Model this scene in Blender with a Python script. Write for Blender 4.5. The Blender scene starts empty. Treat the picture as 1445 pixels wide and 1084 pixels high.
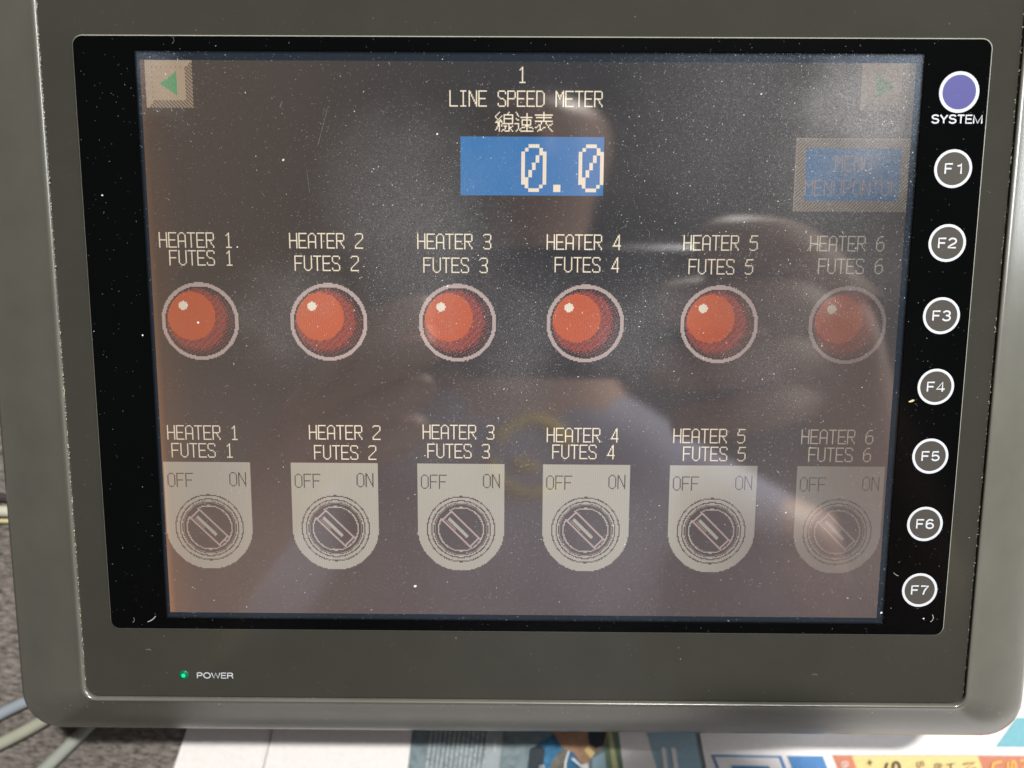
import bpy, bmesh, math, random
import numpy as np
from mathutils import Vector, Matrix

# ------------------------------------------------------------------ scene, camera, light
scene = bpy.context.scene
COL = scene.collection
random.seed(7)
MM = 0.001
H0 = 58.0                                   # height of the panel face above the table, in mm

cam_data = bpy.data.cameras.new('camera')
cam = bpy.data.objects.new('camera', cam_data)
COL.objects.link(cam)
F_PX, RV, TV = 1186.5, Vector((0.145309343, -0.006372914, -0.006106521)), Vector((3.6, 9.29, -240.03))
Rm = Matrix.Rotation(RV.length, 3, RV.normalized())
Cm = -(Rm.transposed() @ TV)
cam.matrix_world = Matrix.Translation((Cm.x*MM, Cm.y*MM, (Cm.z+H0)*MM)) @ Rm.transposed().to_4x4()
cam_data.sensor_width = 36.0
cam_data.lens = F_PX/1445.0*36.0
cam_data.clip_start = 0.004
cam_data.clip_end = 50.0
cam_data.dof.use_dof = True
cam_data.dof.focus_distance = 0.2425
cam_data.dof.aperture_fstop = 7.5
scene.camera = cam

world = bpy.data.worlds.new('World')
scene.world = world
world.use_nodes = True
bg = world.node_tree.nodes['Background']
bg.inputs['Color'].default_value = (0.50, 0.47, 0.43, 1)
bg.inputs['Strength'].default_value = 0.15

def area_lamp(name, loc, target, size, size_y, power, color):
    d = bpy.data.lights.new(name, 'AREA')
    d.shape = 'RECTANGLE'; d.size = size; d.size_y = size_y
    d.energy = power; d.color = color
    o = bpy.data.objects.new(name, d)
    COL.objects.link(o)
    o.location = loc
    o.rotation_euler = (Vector(target)-Vector(loc)).to_track_quat('-Z', 'Y').to_euler()
    return o
area_lamp('ceiling_lamp', (0.42, 1.00, 1.55), (0, -0.05, 0), 0.14, 0.07, 62.0, (1.0, 0.97, 0.92))
area_lamp('window_light', (1.15, 0.42, 0.46), (0.05, -0.05, 0.30), 0.8, 0.5, 19.0, (0.93, 0.97, 1.0))

vs = scene.view_settings
vs.view_transform = 'Standard'
vs.look = 'None'
vs.exposure = 0.0
vs.gamma = 1.0
vs.use_curve_mapping = False
scene.cycles.use_denoising = True
scene.cycles.max_bounces = 8

# ------------------------------------------------------------------ helpers
def V(x, y, z=0.0):
    return (x*MM, y*MM, (z+H0)*MM)

class MB:
    """verts in millimetres on the panel frame (z = 0 is the panel face)"""
    def __init__(self):
        self.v = []; self.f = []; self.m = []
    def poly(self, pts, mi=0):
        n = len(self.v)
        self.v += [V(*p) for p in pts]
        self.f.append(tuple(range(n, n+len(pts)))); self.m.append(mi)
    def loft(self, loops, mi=0, closed=True, cap_end=False, cap_start=False):
        n = len(self.v); k = len(loops[0])
        for L in loops:
            self.v += [V(*p) for p in L]
        for a in range(len(loops)-1):
            for i in range(k if closed else k-1):
                j = (i+1) % k
                self.f.append((n+a*k+i, n+a*k+j, n+(a+1)*k+j, n+(a+1)*k+i)); self.m.append(mi)
        if cap_end:
            self.f.append(tuple(n+(len(loops)-1)*k+i for i in range(k))); self.m.append(mi)
        if cap_start:
            self.f.append(tuple(n+i for i in reversed(range(k)))); self.m.append(mi)
    def build(self, name, mats, parent=None, smooth=False, kind=None):
        me = bpy.data.meshes.new(name)
        me.from_pydata(self.v, [], self.f)
        for m in (mats if isinstance(mats, (list, tuple)) else [mats]):
            me.materials.append(m)
        me.polygons.foreach_set('material_index', self.m)
        if smooth:
            me.polygons.foreach_set('use_smooth', [True]*len(self.f))
        me.update()
        o = bpy.data.objects.new(name, me)
        COL.objects.link(o)
        if parent: o.parent = parent
        if kind: o['kind'] = kind
        return o

def empty(name, loc=(0, 0, 0)):
    o = bpy.data.objects.new(name, None)
    o.empty_display_size = 0.02
    COL.objects.link(o); o.location = loc
    return o

def tag(o, label=None, cat=None, group=None, kind=None):
    if label: o['label'] = label
    if cat: o['category'] = cat
    if group: o['group'] = group
    if kind: o['kind'] = kind
    return o

def rrect(x0, y0, x1, y1, r, z=0.0, n=8):
    P = []
    for cx, cy, a0 in ((x1-r, y1-r, 0), (x0+r, y1-r, 90), (x0+r, y0+r, 180), (x1-r, y0+r, 270)):
        for i in range(n+1):
            a = math.radians(a0+90*i/n)
            P.append((cx+r*math.cos(a), cy+r*math.sin(a), z))
    return P

def circle(cx, cy, r, z=0.0, n=64):
    return [(cx+r*math.cos(2*math.pi*i/n), cy+r*math.sin(2*math.pi*i/n), z) for i in range(n)]

# ------------------------------------------------------------------ materials
def new_mat(name):
    m = bpy.data.materials.new(name); m.use_nodes = True
    return m, m.node_tree.nodes, m.node_tree.links, m.node_tree.nodes['Principled BSDF']

def noise(N, L, coord, scale, detail=3, rough=0.55):
    t = N.new('ShaderNodeTexNoise'); t.inputs['Scale'].default_value = scale
    t.inputs['Detail'].default_value = detail; t.inputs['Roughness'].default_value = rough
    L.new(coord, t.inputs['Vector'])
    return t.outputs['Fac']

def ramp(N, L, fac, p0, c0, p1, c1):
    r = N.new('ShaderNodeValToRGB')
    e = r.color_ramp.elements
    e[0].position = p0; e[0].color = tuple(c0)+(1,)
    e[1].position = p1; e[1].color = tuple(c1)+(1,)
    L.new(fac, r.inputs['Fac'])
    return r.outputs['Color']

def plastic(name, c, rough=0.45, spec=0.5, grain=0.0, var=0.08, scale=60, bump=0.0, coat=0.0):
    m, N, L, b = new_mat(name)
    tc = N.new('ShaderNodeTexCoord').outputs['Object']
    f = noise(N, L, tc, scale, 4)
    lo = tuple(x*(1-var) for x in c); hi = tuple(x*(1+var) for x in c)
    L.new(ramp(N, L, f, 0.3, lo, 0.7, hi), b.inputs['Base Color'])
    b.inputs['Roughness'].default_value = rough
    b.inputs['Specular IOR Level'].default_value = spec
    if coat:
        b.inputs['Coat Weight'].default_value = coat
        b.inputs['Coat Roughness'].default_value = 0.06
    # smears change the gloss a little
    f2 = noise(N, L, tc, 25, 5)
    mr = N.new('ShaderNodeMapRange'); mr.inputs['To Min'].default_value = rough*0.85; mr.inputs['To Max'].default_value = rough*1.2
    L.new(f2, mr.inputs['Value']); L.new(mr.outputs['Result'], b.inputs['Roughness'])
    if bump:
        n3 = noise(N, L, tc, grain, 2)
        bp = N.new('ShaderNodeBump'); bp.inputs['Strength'].default_value = bump; bp.inputs['Distance'].default_value = 0.0002
        L.new(n3, bp.inputs['Height']); L.new(bp.outputs['Normal'], b.inputs['Normal'])
    return m

M_HOUSING = plastic('olive_grey_moulded_plastic', (0.098, 0.097, 0.081), 0.22, 1.0, grain=2500, bump=0.08)
M_SHEET = plastic('olive_grey_front_film', (0.034, 0.0335, 0.0275), 0.07, 0.5, var=0.05)
M_MASK = plastic('black_printed_film', (0.0016, 0.0018, 0.002), 0.12, 0.14, var=0.1)
M_EDGE = plastic('pale_cut_film_edge', (0.30, 0.30, 0.25), 0.4, 0.5)
M_GROOVE = plastic('dark_groove_plastic', (0.006, 0.006, 0.005), 0.7, 0.1)
M_WHITEPRINT = plastic('white_print', (0.50, 0.52, 0.56), 0.4, 0.4, var=0.02)
M_BUTTONGREY = plastic('warm_grey_print', (0.058, 0.054, 0.048), 0.3, 0.4, var=0.05)
M_BUTTONBLUE = plastic('violet_blue_print', (0.075, 0.073, 0.225), 0.3, 0.4, var=0.03)
M_LEDRIM = plastic('dark_green_lamp_rim', (0.0, 0.11, 0.07), 0.25, 0.5)
M_REAR = plastic('black_rear_case', (0.012, 0.012, 0.012), 0.5, 0.3)

def glow(name, c, s):
    m, N, L, b = new_mat(name)
    b.inputs['Base Color'].default_value = (c[0]*.2, c[1]*.2, c[2]*.2, 1)
    b.inputs['Emission Color'].default_value = tuple(c)+(1,)
    b.inputs['Emission Strength'].default_value = s
    b.inputs['Roughness'].default_value = 0.2
    return m
M_LEDGLOW = glow('lit_green_lamp', (0.01, 0.75, 0.20), 1.1)
M_LEDDIM = glow('green_lamp_lens', (0.0, 0.16, 0.09), 0.8)

# --- the lit liquid crystal: one material for each colour; dimmed to the right for the viewing angle,
#     leaks orange along the left border, with a shirt reflection painted in towards the lower edge
def lcd_emission_group():
    g = bpy.data.node_groups.new('lcd_emission', 'ShaderNodeTree')
    g.interface.new_socket('Colour', in_out='INPUT', socket_type='NodeSocketColor')
    g.interface.new_socket('Emission', in_out='OUTPUT', socket_type='NodeSocketColor')
    N, L = g.nodes, g.links
    gi = N.new('NodeGroupInput'); go = N.new('NodeGroupOutput')
    tc = N.new('ShaderNodeTexCoord'); sx = N.new('ShaderNodeSeparateXYZ')
    L.new(tc.outputs['Object'], sx.inputs[0])
    def mr(src, a, b_, c, d, smooth=True):
        n = N.new('ShaderNodeMapRange')
        n.interpolation_type = 'SMOOTHSTEP' if smooth else 'LINEAR'
        n.inputs['From Min'].default_value = a; n.inputs['From Max'].default_value = b_
        n.inputs['To Min'].default_value = c; n.inputs['To Max'].default_value = d
        L.new(src, n.inputs['Value']); return n.outputs['Result']
    def math_(op, a, b_):
        n = N.new('ShaderNodeMath'); n.operation = op
        for i, s in enumerate((a, b_)):
            if isinstance(s, (int, float)): n.inputs[i].default_value = s
            else: L.new(s, n.inputs[i])
        return n.outputs[0]
    def scale(col, fac):
        n = N.new('ShaderNodeVectorMath'); n.operation = 'SCALE'
        if isinstance(col, tuple): n.inputs[0].default_value = col
        else: L.new(col, n.inputs[0])
        if isinstance(fac, (int, float)): n.inputs['Scale'].default_value = fac
        else: L.new(fac, n.inputs['Scale'])
        return n.outputs[0]
    def add(a, b_):
        n = N.new('ShaderNodeVectorMath'); n.operation = 'ADD'
        L.new(a, n.inputs[0]); L.new(b_, n.inputs[1]); return n.outputs[0]
    X, Y = sx.outputs['X'], sx.outputs['Y']
    right = mr(X, 0.030, 0.098, 1.0, 0.25)  # viewing-angle dimming, set into the emission by position
    left = mr(X, -0.106, -0.045, 0.66, 1.0)
    low = mr(Y, -0.080, 0.0, 0.80, 1.0)
    k = math_('MULTIPLY', math_('MULTIPLY', right, left), low)
    # columns of the liquid crystal
    st = math_('SINE', math_('MULTIPLY', X, 2*math.pi/0.00066), 0.0)
    k = math_('MULTIPLY', k, math_('ADD', math_('MULTIPLY', st, 0.06), 1.0))
    lit = scale(gi.outputs['Colour'], k)
    # black level of the crystal; browner at left, as seen at an angle
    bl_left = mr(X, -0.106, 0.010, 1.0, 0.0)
    refl_low = mr(Y, -0.080, 0.030, 1.0, 0.0)  # reflection of the shirt, painted into the lower screen's emission
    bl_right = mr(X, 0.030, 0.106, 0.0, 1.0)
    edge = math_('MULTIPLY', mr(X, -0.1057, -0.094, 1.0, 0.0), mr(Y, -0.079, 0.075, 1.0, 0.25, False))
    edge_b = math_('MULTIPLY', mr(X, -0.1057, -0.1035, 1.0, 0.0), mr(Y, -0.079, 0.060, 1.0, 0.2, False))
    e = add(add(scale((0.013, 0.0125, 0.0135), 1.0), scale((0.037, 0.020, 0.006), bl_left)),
            add(scale((0.064, 0.043, 0.041), refl_low), scale((0.016, 0.012, 0.008), bl_right)))
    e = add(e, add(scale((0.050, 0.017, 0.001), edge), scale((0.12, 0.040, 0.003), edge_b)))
    L.new(add(lit, e), go.inputs['Emission'])
    return g
LCD_EMISSION = lcd_emission_group()

clusters = [(-32, 42, 17, 1.5), (-33, 10, 12, 1.3), (-18, 28, 14, .9), (0, 7, 12, 1.4), (-6, -14, 14, .9), (34, 12, 13, 1.3),
            (34, -2, 12, .9), (70, 10, 12, .6), (97, 69, 14, 5.6), (84, 50, 12, 1.3), (91, 20, 13, .9), (76, -43, 10, .9), (72, -15, 12, .6),
            (-67, 12, 9, .9), (33, -57, 15, .8), (0, -45, 14, .6), (76, -2, 12, .7), (-64, 5, 10, .5), (-70, -62, 20, .4), (-28, -26, 10, .5),
            (-102, 76, 8, 2.2), (60, 75, 25, .9), (95, -60, 14, .5), (-20, -68, 20, .4), (60, 55, 28, .7)]
def dustfilm_group():
    g = bpy.data.node_groups.new('dust_film', 'ShaderNodeTree')
    g.interface.new_socket('Factor', in_out='OUTPUT', socket_type='NodeSocketFloat')
    N, L = g.nodes, g.links
    go = N.new('NodeGroupOutput')
    tc = N.new('ShaderNodeTexCoord').outputs['Object']
    wob = N.new('ShaderNodeTexNoise'); wob.inputs['Scale'].default_value = 45; wob.inputs['Detail'].default_value = 4
    L.new(tc, wob.inputs['Vector'])
    ad = N.new('ShaderNodeVectorMath'); ad.operation = 'MULTIPLY_ADD'
    ad.inputs[1].default_value = (0.03, 0.03, 0.0); L.new(wob.outputs['Color'], ad.inputs[0]); L.new(tc, ad.inputs[2])
    acc = None
    for cx, cy, r, a in clusters:
        dn = N.new('ShaderNodeVectorMath'); dn.operation = 'DISTANCE'
        L.new(ad.outputs[0], dn.inputs[0]); dn.inputs[1].default_value = ((cx+15)*MM, (cy+15)*MM, H0*MM)
        mr = N.new('ShaderNodeMapRange'); mr.interpolation_type = 'SMOOTHSTEP'
        mr.inputs['From Min'].default_value = 0.0; mr.inputs['From Max'].default_value = r*2.0*MM
        mr.inputs['To Min'].default_value = a; mr.inputs['To Max'].default_value = 0.0
        L.new(dn.outputs['Value'], mr.inputs['Value'])
        if acc is None: acc = mr.outputs[0]
        else:
            m_ = N.new('ShaderNodeMath'); m_.operation = 'ADD'
            L.new(acc, m_.inputs[0]); L.new(mr.outputs[0], m_.inputs[1]); acc = m_.outputs[0]
    def mth(op, a, b_):
        n = N.new('ShaderNodeMath'); n.operation = op
        for i, q in enumerate((a, b_)):
            if isinstance(q, (int, float)): n.inputs[i].default_value = q
            else: L.new(q, n.inputs[i])
        return n.outputs[0]
    f2 = noise(N, L, tc, 4200, 2, 0.7)
    r2 = N.new('ShaderNodeMapRange'); r2.inputs['From Min'].default_value = 0.42; r2.inputs['From Max'].default_value = 0.74
    r2.inputs['To Min'].default_value = 0.55; r2.inputs['To Max'].default_value = 1.9; L.new(f2, r2.inputs['Value'])
    base = mth('ADD', mth('MULTIPLY', acc, 0.042), 0.017)
    L.new(mth('MINIMUM', mth('MULTIPLY', base, r2.outputs[0]), 0.45), go.inputs['Factor'])
    return g
DUSTFILM = dustfilm_group()

def lcd_mat(name, c):
    m, N, L, b = new_mat('lit_'+name)
    b.inputs['Base Color'].default_value = (0.010, 0.010, 0.012, 1)
    b.inputs['Roughness'].default_value = 0.05
    b.inputs['Specular IOR Level'].default_value = 1.0
    b.inputs['IOR'].default_value = 1.75
    g = N.new('ShaderNodeGroup'); g.node_tree = LCD_EMISSION
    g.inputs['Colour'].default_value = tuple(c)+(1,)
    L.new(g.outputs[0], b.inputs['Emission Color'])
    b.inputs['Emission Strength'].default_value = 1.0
    # dried smears and fine dust film: pale, with a shape of their own
    mix = N.new('ShaderNodeMixShader'); d = N.new('ShaderNodeBsdfDiffuse')
    d.inputs['Color'].default_value = (0.54, 0.53, 0.55, 1)
    mu = N.new('ShaderNodeGroup'); mu.node_tree = DUSTFILM
    L.new(mu.outputs[0], mix.inputs[0])
    L.new(b.outputs[0], mix.inputs[1]); L.new(d.outputs[0], mix.inputs[2])
    L.new(mix.outputs[0], N['Material Output'].inputs['Surface'])
    return m

PAL = {0: ('black', (0, 0, 0)),
       1: ('cream', (0.88, 0.76, 0.56)),
       2: ('blue', (0.0, 0.15, 0.40)),
       3: ('red', (0.50, 0.070, 0.004)),
       12: ('menu_blue', (0.0, 0.20, 0.48)),
       13: ('deep_red', (0.055, 0.010, 0.006)),
       11: ('shade_red', (0.30, 0.030, 0.014)),
       4: ('pink_grey', (0.44, 0.33, 0.30)),
       5: ('plate_beige', (0.385, 0.365, 0.295)),
       6: ('tan', (0.42, 0.30, 0.18)),
       7: ('green', (0.02, 0.30, 0.085)),
       8: ('orange_grey', (0.42, 0.34, 0.25)),
       9: ('digit_cream', (0.80, 0.70, 0.55)),
       10: ('brown_shade', (0.20, 0.14, 0.10))}
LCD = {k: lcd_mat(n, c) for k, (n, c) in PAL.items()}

def surround_mat():
    """dark bluish frame behind the film; it fades softly to near-black at its outer edge"""
    m, N, L, b = new_mat('dusty_dark_blue_surround')
    tc = N.new('ShaderNodeTexCoord').outputs['Object']
    sx = N.new('ShaderNodeSeparateXYZ'); L.new(tc, sx.inputs[0])
    def mth(op, a, b_):
        n = N.new('ShaderNodeMath'); n.operation = op
        for i, q in enumerate((a, b_)):
            if isinstance(q, (int, float)): n.inputs[i].default_value = q
            else: L.new(q, n.inputs[i])
        return n.outputs[0]
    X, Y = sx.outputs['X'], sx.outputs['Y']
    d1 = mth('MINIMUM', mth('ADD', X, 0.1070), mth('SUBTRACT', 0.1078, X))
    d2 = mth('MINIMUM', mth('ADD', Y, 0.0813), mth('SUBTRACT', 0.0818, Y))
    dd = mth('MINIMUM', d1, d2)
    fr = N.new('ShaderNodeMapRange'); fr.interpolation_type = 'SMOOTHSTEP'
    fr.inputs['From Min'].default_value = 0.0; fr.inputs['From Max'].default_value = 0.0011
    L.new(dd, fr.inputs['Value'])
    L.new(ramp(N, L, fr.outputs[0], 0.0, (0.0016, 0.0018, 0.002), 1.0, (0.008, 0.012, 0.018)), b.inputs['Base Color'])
    b.inputs['Roughness'].default_value = 0.12
    b.inputs['Specular IOR Level'].default_value = 0.3
    mix = N.new('ShaderNodeMixShader'); d = N.new('ShaderNodeBsdfDiffuse')
    d.inputs['Color'].default_value = (0.34, 0.40, 0.50, 1)
    mu = N.new('ShaderNodeGroup'); mu.node_tree = DUSTFILM
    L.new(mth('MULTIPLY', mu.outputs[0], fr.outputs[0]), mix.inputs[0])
    L.new(b.outputs[0], mix.inputs[1]); L.new(d.outputs[0], mix.inputs[2])
    L.new(mix.outputs[0], N['Material Output'].inputs['Surface'])
    return m
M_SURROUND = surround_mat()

# ------------------------------------------------------------------ pixel font (7 wide, 13 high)
GL = {
'0': "..###../.#...#./#....##/#...#.#/#...#.#/#..#..#/#..#..#/#.#...#/#.#...#/##....#/##....#/.#...#./..###..",
'1': "...#.../..##.../.#.#.../...#.../...#.../...#.../...#.../...#.../...#.../...#.../...#.../...#.../.#####.",
'2': ".#####./#.....#/......#/......#/......#/.....#./....#../...#.../..#..../.#...../#....../#....../#######",
'3': ".#####./#.....#/......#/......#/......#/.....#./..####./.....#./......#/......#/......#/#.....#/.#####.",
'4': ".....#./....##./....##./...#.#./...#.#./..#..#./..#..#./.#...#./.#...#./#######/.....#./.....#./.....#.",
'5': ".######/.#...../.#...../#....../#....../######./......#/......#/......#/......#/......#/#....#./.####..",
'6': "...###./..#..../.#...../.#...../#....../#.####./##....#/#.....#/#.....#/#.....#/#.....#/.#...#./..###..",
'L': "#....../#....../#....../#....../#....../#....../#....../#....../#....../#....../#....../#....../#######",
'I': ".#####./...#.../...#.../...#.../...#.../...#.../...#.../...#.../...#.../...#.../...#.../...#.../.#####.",
'N': "#.....#/##....#/##....#/#.#...#/#.#...#/#..#..#/#..#..#/#...#.#/#...#.#/#....##/#....##/#.....#/#.....#",
'E': "#######/#....../#....../#....../#....../#....../######./#....../#....../#....../#....../#....../#######",
'S': ".#####./#.....#/#.....#/#....../#....../.#...../..###../.....#./......#/......#/#.....#/#.....#/.#####.",
'P': "######./#.....#/#.....#/#.....#/#.....#/#.....#/######./#....../#....../#....../#....../#....../#......",
'D': "#####../#....#./#.....#/#.....#/#.....#/#.....#/#.....#/#.....#/#.....#/#.....#/#.....#/#....#./#####..",
'M': "#.....#/##...##/##...##/#.#.#.#/#.#.#.#/#..#..#/#..#..#/#.....#/#.....#/#.....#/#.....#/#.....#/#.....#",
'T': "#######/...#.../...#.../...#.../...#.../...#.../...#.../...#.../...#.../...#.../...#.../...#.../...#...",
'R': "######./#.....#/#.....#/#.....#/#.....#/#.....#/######./#..#.../#...#../#...#../#....#./#.....#/#.....#",
'H': "#.....#/#.....#/#.....#/#.....#/#.....#/#.....#/#######/#.....#/#.....#/#.....#/#.....#/#.....#/#.....#",
'A': "..###../.#...#./#.....#/#.....#/#.....#/#.....#/#.....#/#######/#.....#/#.....#/#.....#/#.....#/#.....#",
'F': "#######/#....../#....../#....../#....../#....../######./#....../#....../#....../#....../#....../#......",
'U': "#.....#/#.....#/#.....#/#.....#/#.....#/#.....#/#.....#/#.....#/#.....#/#.....#/#.....#/.#...#./..###..",
'O': "..###../.#...#./#.....#/#.....#/#.....#/#.....#/#.....#/#.....#/#.....#/#.....#/#.....#/.#...#./..###..",
'K': "#.....#/#....#./#...#../#..#.../#.#..../##...../#.#..../#..#.../#...#../#...#../#....#./#.....#/#.....#",
'.': "......./......./......./......./......./......./......./......./......./......./......./.##..../.##....",
}
KANJI = [
"""....#......#....
...#......#.....
..#....#######..
.#...#.#.....#..
..#.#..#.....#..
...#...#######..
..#.#..#.....#..
.####..#.....#..
..#..#.#######..
.##.##....#..#..
.#.#.#.####.#...
.#.#.#...##.....
.#.#....#.##....
#..#...#..#.#...
...#..#...#..#..
...#....###...#.""",
"""#......#........
.#.....#........
..#.########### 
.......#........
#....########...
.#...#.#...#....
..#..#.#...#....
.....#.#...#....
####.########...
...#...##.......
...#..#.##......
...#.#..#.##....
...#....#...#...
..#.............
.#.#............
#...############""",
"""......#.........
###############.
......#.........
......#.........
.#############..
......#.........
......#.........
################
.....#..#.....#.
....#...#....#..
...#.#...#..#...
.##..#...###....
.....#....#.....
.....#.##..#....
....###.....#...
..##.........##."""]

# draw the three characters by strokes on a 16 x 16 grid instead of trusting free-hand rows
def bres(a, x0, y0, x1, y1):
    n = max(abs(x1-x0), abs(y1-y0), 1)
    for i in range(n+1):
        a[int(round(y0+(y1-y0)*i/n)), int(round(x0+(x1-x0)*i/n))] = 1
K1 = [(3,0,0,3),(0,4,2,6),(5,3,1,7),(0,8,4,7),(4,6,6,9),(2,9,1,13),(1,13,0,14),(3,8,3,15),(5,10,5,11),
      (11,0,10,1),(7,2,14,2),(7,2,7,9),(14,2,14,9),(8,5,13,5),(7,9,14,9),(11,9,11,15),(7,11,9,11),(9,11,8,13),(8,13,5,15),(8,15,11,15),(14,11,12,12),(11,11,14,15)]
K2 = [(1,0,3,3),(1,5,3,6),(5,4,14,4),(10,1,10,14),(6,6,13,6),(6,6,6,10),(13,6,13,10),(6,10,13,10),(9,11,5,13),(11,11,15,13),
      (0,9,3,9),(3,9,3,13),(3,13,1,15),(3,13,5,15),(5,15,15,15)]
K3 = [(8,0,8,7),(1,2,15,2),(2,4,14,4),(1,7,15,7),(6,8,5,10),(5,10,1,12),(5,10,5,14),(5,14,3,15),(5,14,9,12),(10,8,12,12),(12,12,15,15),(15,9,12,11)]
def kanji_bits(st):
    a = np.zeros((16, 16), bool)
    for s in st: bres(a, *s)
    return a

# ------------------------------------------------------------------ screen raster: colour index and owner for 640 x 480 cells
CI = np.zeros((480, 640), np.int16)
OW = np.zeros((480, 640), np.int16)
owners = ['screen']
def owner(name):
    owners.append(name); return len(owners)-1
yy, xx = np.mgrid[0:480, 0:640]
xc, yc = xx+0.5, yy+0.5
def put(mask, c, o=None):
    CI[mask] = c
    if o is not None: OW[mask] = o
def text(s, x, y, c, o, k=1, pitch=8):
    for i, ch in enumerate(s):
        if ch == ' ': continue
        for r, row in enumerate(GL[ch].split('/')):
            for q, t in enumerate(row):
                if t == '#':
                    X = x+(i*pitch+q)*k; Y = y+r*k
                    X1 = min(X+k, 640)
                    CI[Y:Y+k, X:X1] = c; OW[Y:Y+k, X:X1] = o
rect = lambda x0, y0, x1, y1: (xx >= x0) & (xx < x1) & (yy >= y0) & (yy < y1)

text('1', 313, 4, 1, owner('caption'))
text('LINE SPEED METER', 256, 23, 1, owner('caption'))
o = owner('caption')
for i, st in enumerate((K1, K2, K3)):
    a = kanji_bits(st)
    sl = CI[40:56, 294+16*i:310+16*i]; so = OW[40:56, 294+16*i:310+16*i]
    sl[a] = 1; so[a] = o
o = owner('speed_display')
put(rect(265, 60, 385, 108), 2, o)
text('0', 316, 66, 9, o, 3); text('.', 343-3, 66, 9, o, 3); text('0', 364, 66, 9, o, 3)

LX = (40, 151, 262, 372, 487, 597)
for i in range(6):
    n = str(i+1)
    text('HEATER '+n, (8, 119, 228, 338, 454, 561)[i], 140, 1, owner('caption'))
    text('FUTES '+n, (16, 123, 233, 345, 459, 569)[i], (155, 159, 160, 159, 160, 159)[i], 1, owner('caption'))
    cx, cy = LX[i], 215.7
    o = owner('indicator_lamp')
    d = np.hypot(xc-cx, yc-cy)
    put(d < 33.4, 0, o)
    put((d < 33.4) & (d >= 30.2), 4, o)
    dc = np.hypot(xc-(cx-7.5), yc-(cy-4.7))
    dm = np.hypot(xc-(cx-1.2), yc-(cy-0.4))
    dither1 = ((xx+yy) % 2 == 0)
    dither2 = ((xx+2*yy) % 5 == 0)
    dither3 = ((xx+yy) % 3 == 0)
    inside = d < 28.6
    dz = np.hypot(xc-(cx-3.2), yc-(cy-1.6))
    put(inside & (dz < 25.4), 13)
    put(inside & dither2, 11)
    put(inside & (dz < 27.2) & dither3, 11)
    put(inside & (dz < 25.2) & dither1, 11)
    put(inside & (dc < 20.7), 3)
    put(np.hypot(xc-(cx-14.2), yc-(cy-13.6)) < 3.8, 9)
    # lower row
    text('HEATER '+n, (6, 131, 231, 340, 451, 563)[i], (307, 306, 305, 307, 307, 307)[i], 1, owner('caption'))
    text('FUTES '+n, (9, 135, 235, 345, 460, 570)[i], (323, 324, 322, 322, 323, 323)[i], 1, owner('caption'))
    x0 = (1, 114, 226, 337, 449, 561)[i]
    o = owner('selector_switch')
    cx, cy = x0+38.5, 400.0
    put(rect(x0, 340, x0+77, 400) | ((np.hypot(xc-cx, yc-cy) < 38.5) & (yy >= 399)), 5, o)
    text('OFF', x0+3, 350, 0, o); text('ON', x0+58, 349, 0, o)
    d = np.hypot(xc-cx, yc-cy)
    put(np.abs(d-30.0) < 0.55, 0); put(np.abs(d-26.2) < 0.55, 0)
    put(d < 24.3, 0); put(np.abs(d-23.4) < 0.5, 10)
    put(np.abs(d-20.0) < 0.55, 5)
    u = ((xc-cx)+(yc-cy))/math.sqrt(2); v = ((xc-cx)-(yc-cy))/math.sqrt(2)
    ins = d < 19.6
    put((d < 20.6) & (v > -5.6) & (v < 5.6) & (u < 0) & (d > 19), 0)
    for vv in (-5.4, 5.4):
        put((np.abs(v-vv) < 0.62) & (d < 20.4), 4)
    put((np.abs(u-17.2) < 0.6) & (np.abs(v) < 5.6), 4); put((np.abs(u+17.6) < 0.6) & (np.abs(v) < 5.6), 4)
    put((np.abs(v+0.6) < 1.35) & (u > -15.2) & (u < 9.5), 5)
    put((np.abs(v+3.4) < 0.5) & (u > -15.6) & (u < -3), 10)

# arrow buttons and menu button
def bevel_button(x0, y0, x1, y1, o, b, face, tx):
    put(rect(x0, y0, x1, y1), face, o)
    inn = rect(x0+b, y0+b, x1-b, y1-b)
    fr = rect(x0, y0, x1, y1) & ~inn
    lowright = ((xx-x0) + (yy-y0)*(x1-x0)/(y1-y0)) > (x1-x0)
    put(fr & lowright & ((xx+2*yy) % 3 == 0), 0)
    put(fr & lowright & ((xx+2*yy) % 3 == 1), 10)
    put(fr & ~lowright & ((xx-x0 > b-2) & (yy-y0 > b-2)) & ((xx+yy) % 2 == 0), 10)
    put(fr & ~lowright & ((xx+yy) % 4 == 0), 8)
o = owner('arrow_button')
bevel_button(4, 0, 43, 38, o, 6, 6, 0)
put((xc > 15.5) & (xc < 30.5) & (np.abs(yc-18.6) < (xc-15.5)*0.66), 7)
o = owner('arrow_button')
bevel_button(596, 0, 635, 38, o, 6, 6, 0)
put((xc > 608) & (xc < 623.5) & (np.abs(yc-18.6) < (623.5-xc)*0.66), 7)
o = owner('menu_button')
put(rect(545, 60, 640, 120), 0, o)
put(rect(545, 60, 640, 120) & ((xx+yy) % 3 != 0), 8)
put(rect(545, 60, 546, 120) | rect(545, 60, 640, 61), 8)
put(rect(554, 68, 633, 111), 12)
text('MENU', 578, 74, 4, o); text('MENUPONTOK', 554, 94, 4, o)

# ------------------------------------------------------------------ the operator panel
panel = empty('operator_panel', (0, 0, 0))
tag(panel, 'olive grey industrial touch panel with lit heater screen, lying on newspaper and table', 'touch panel')

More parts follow.
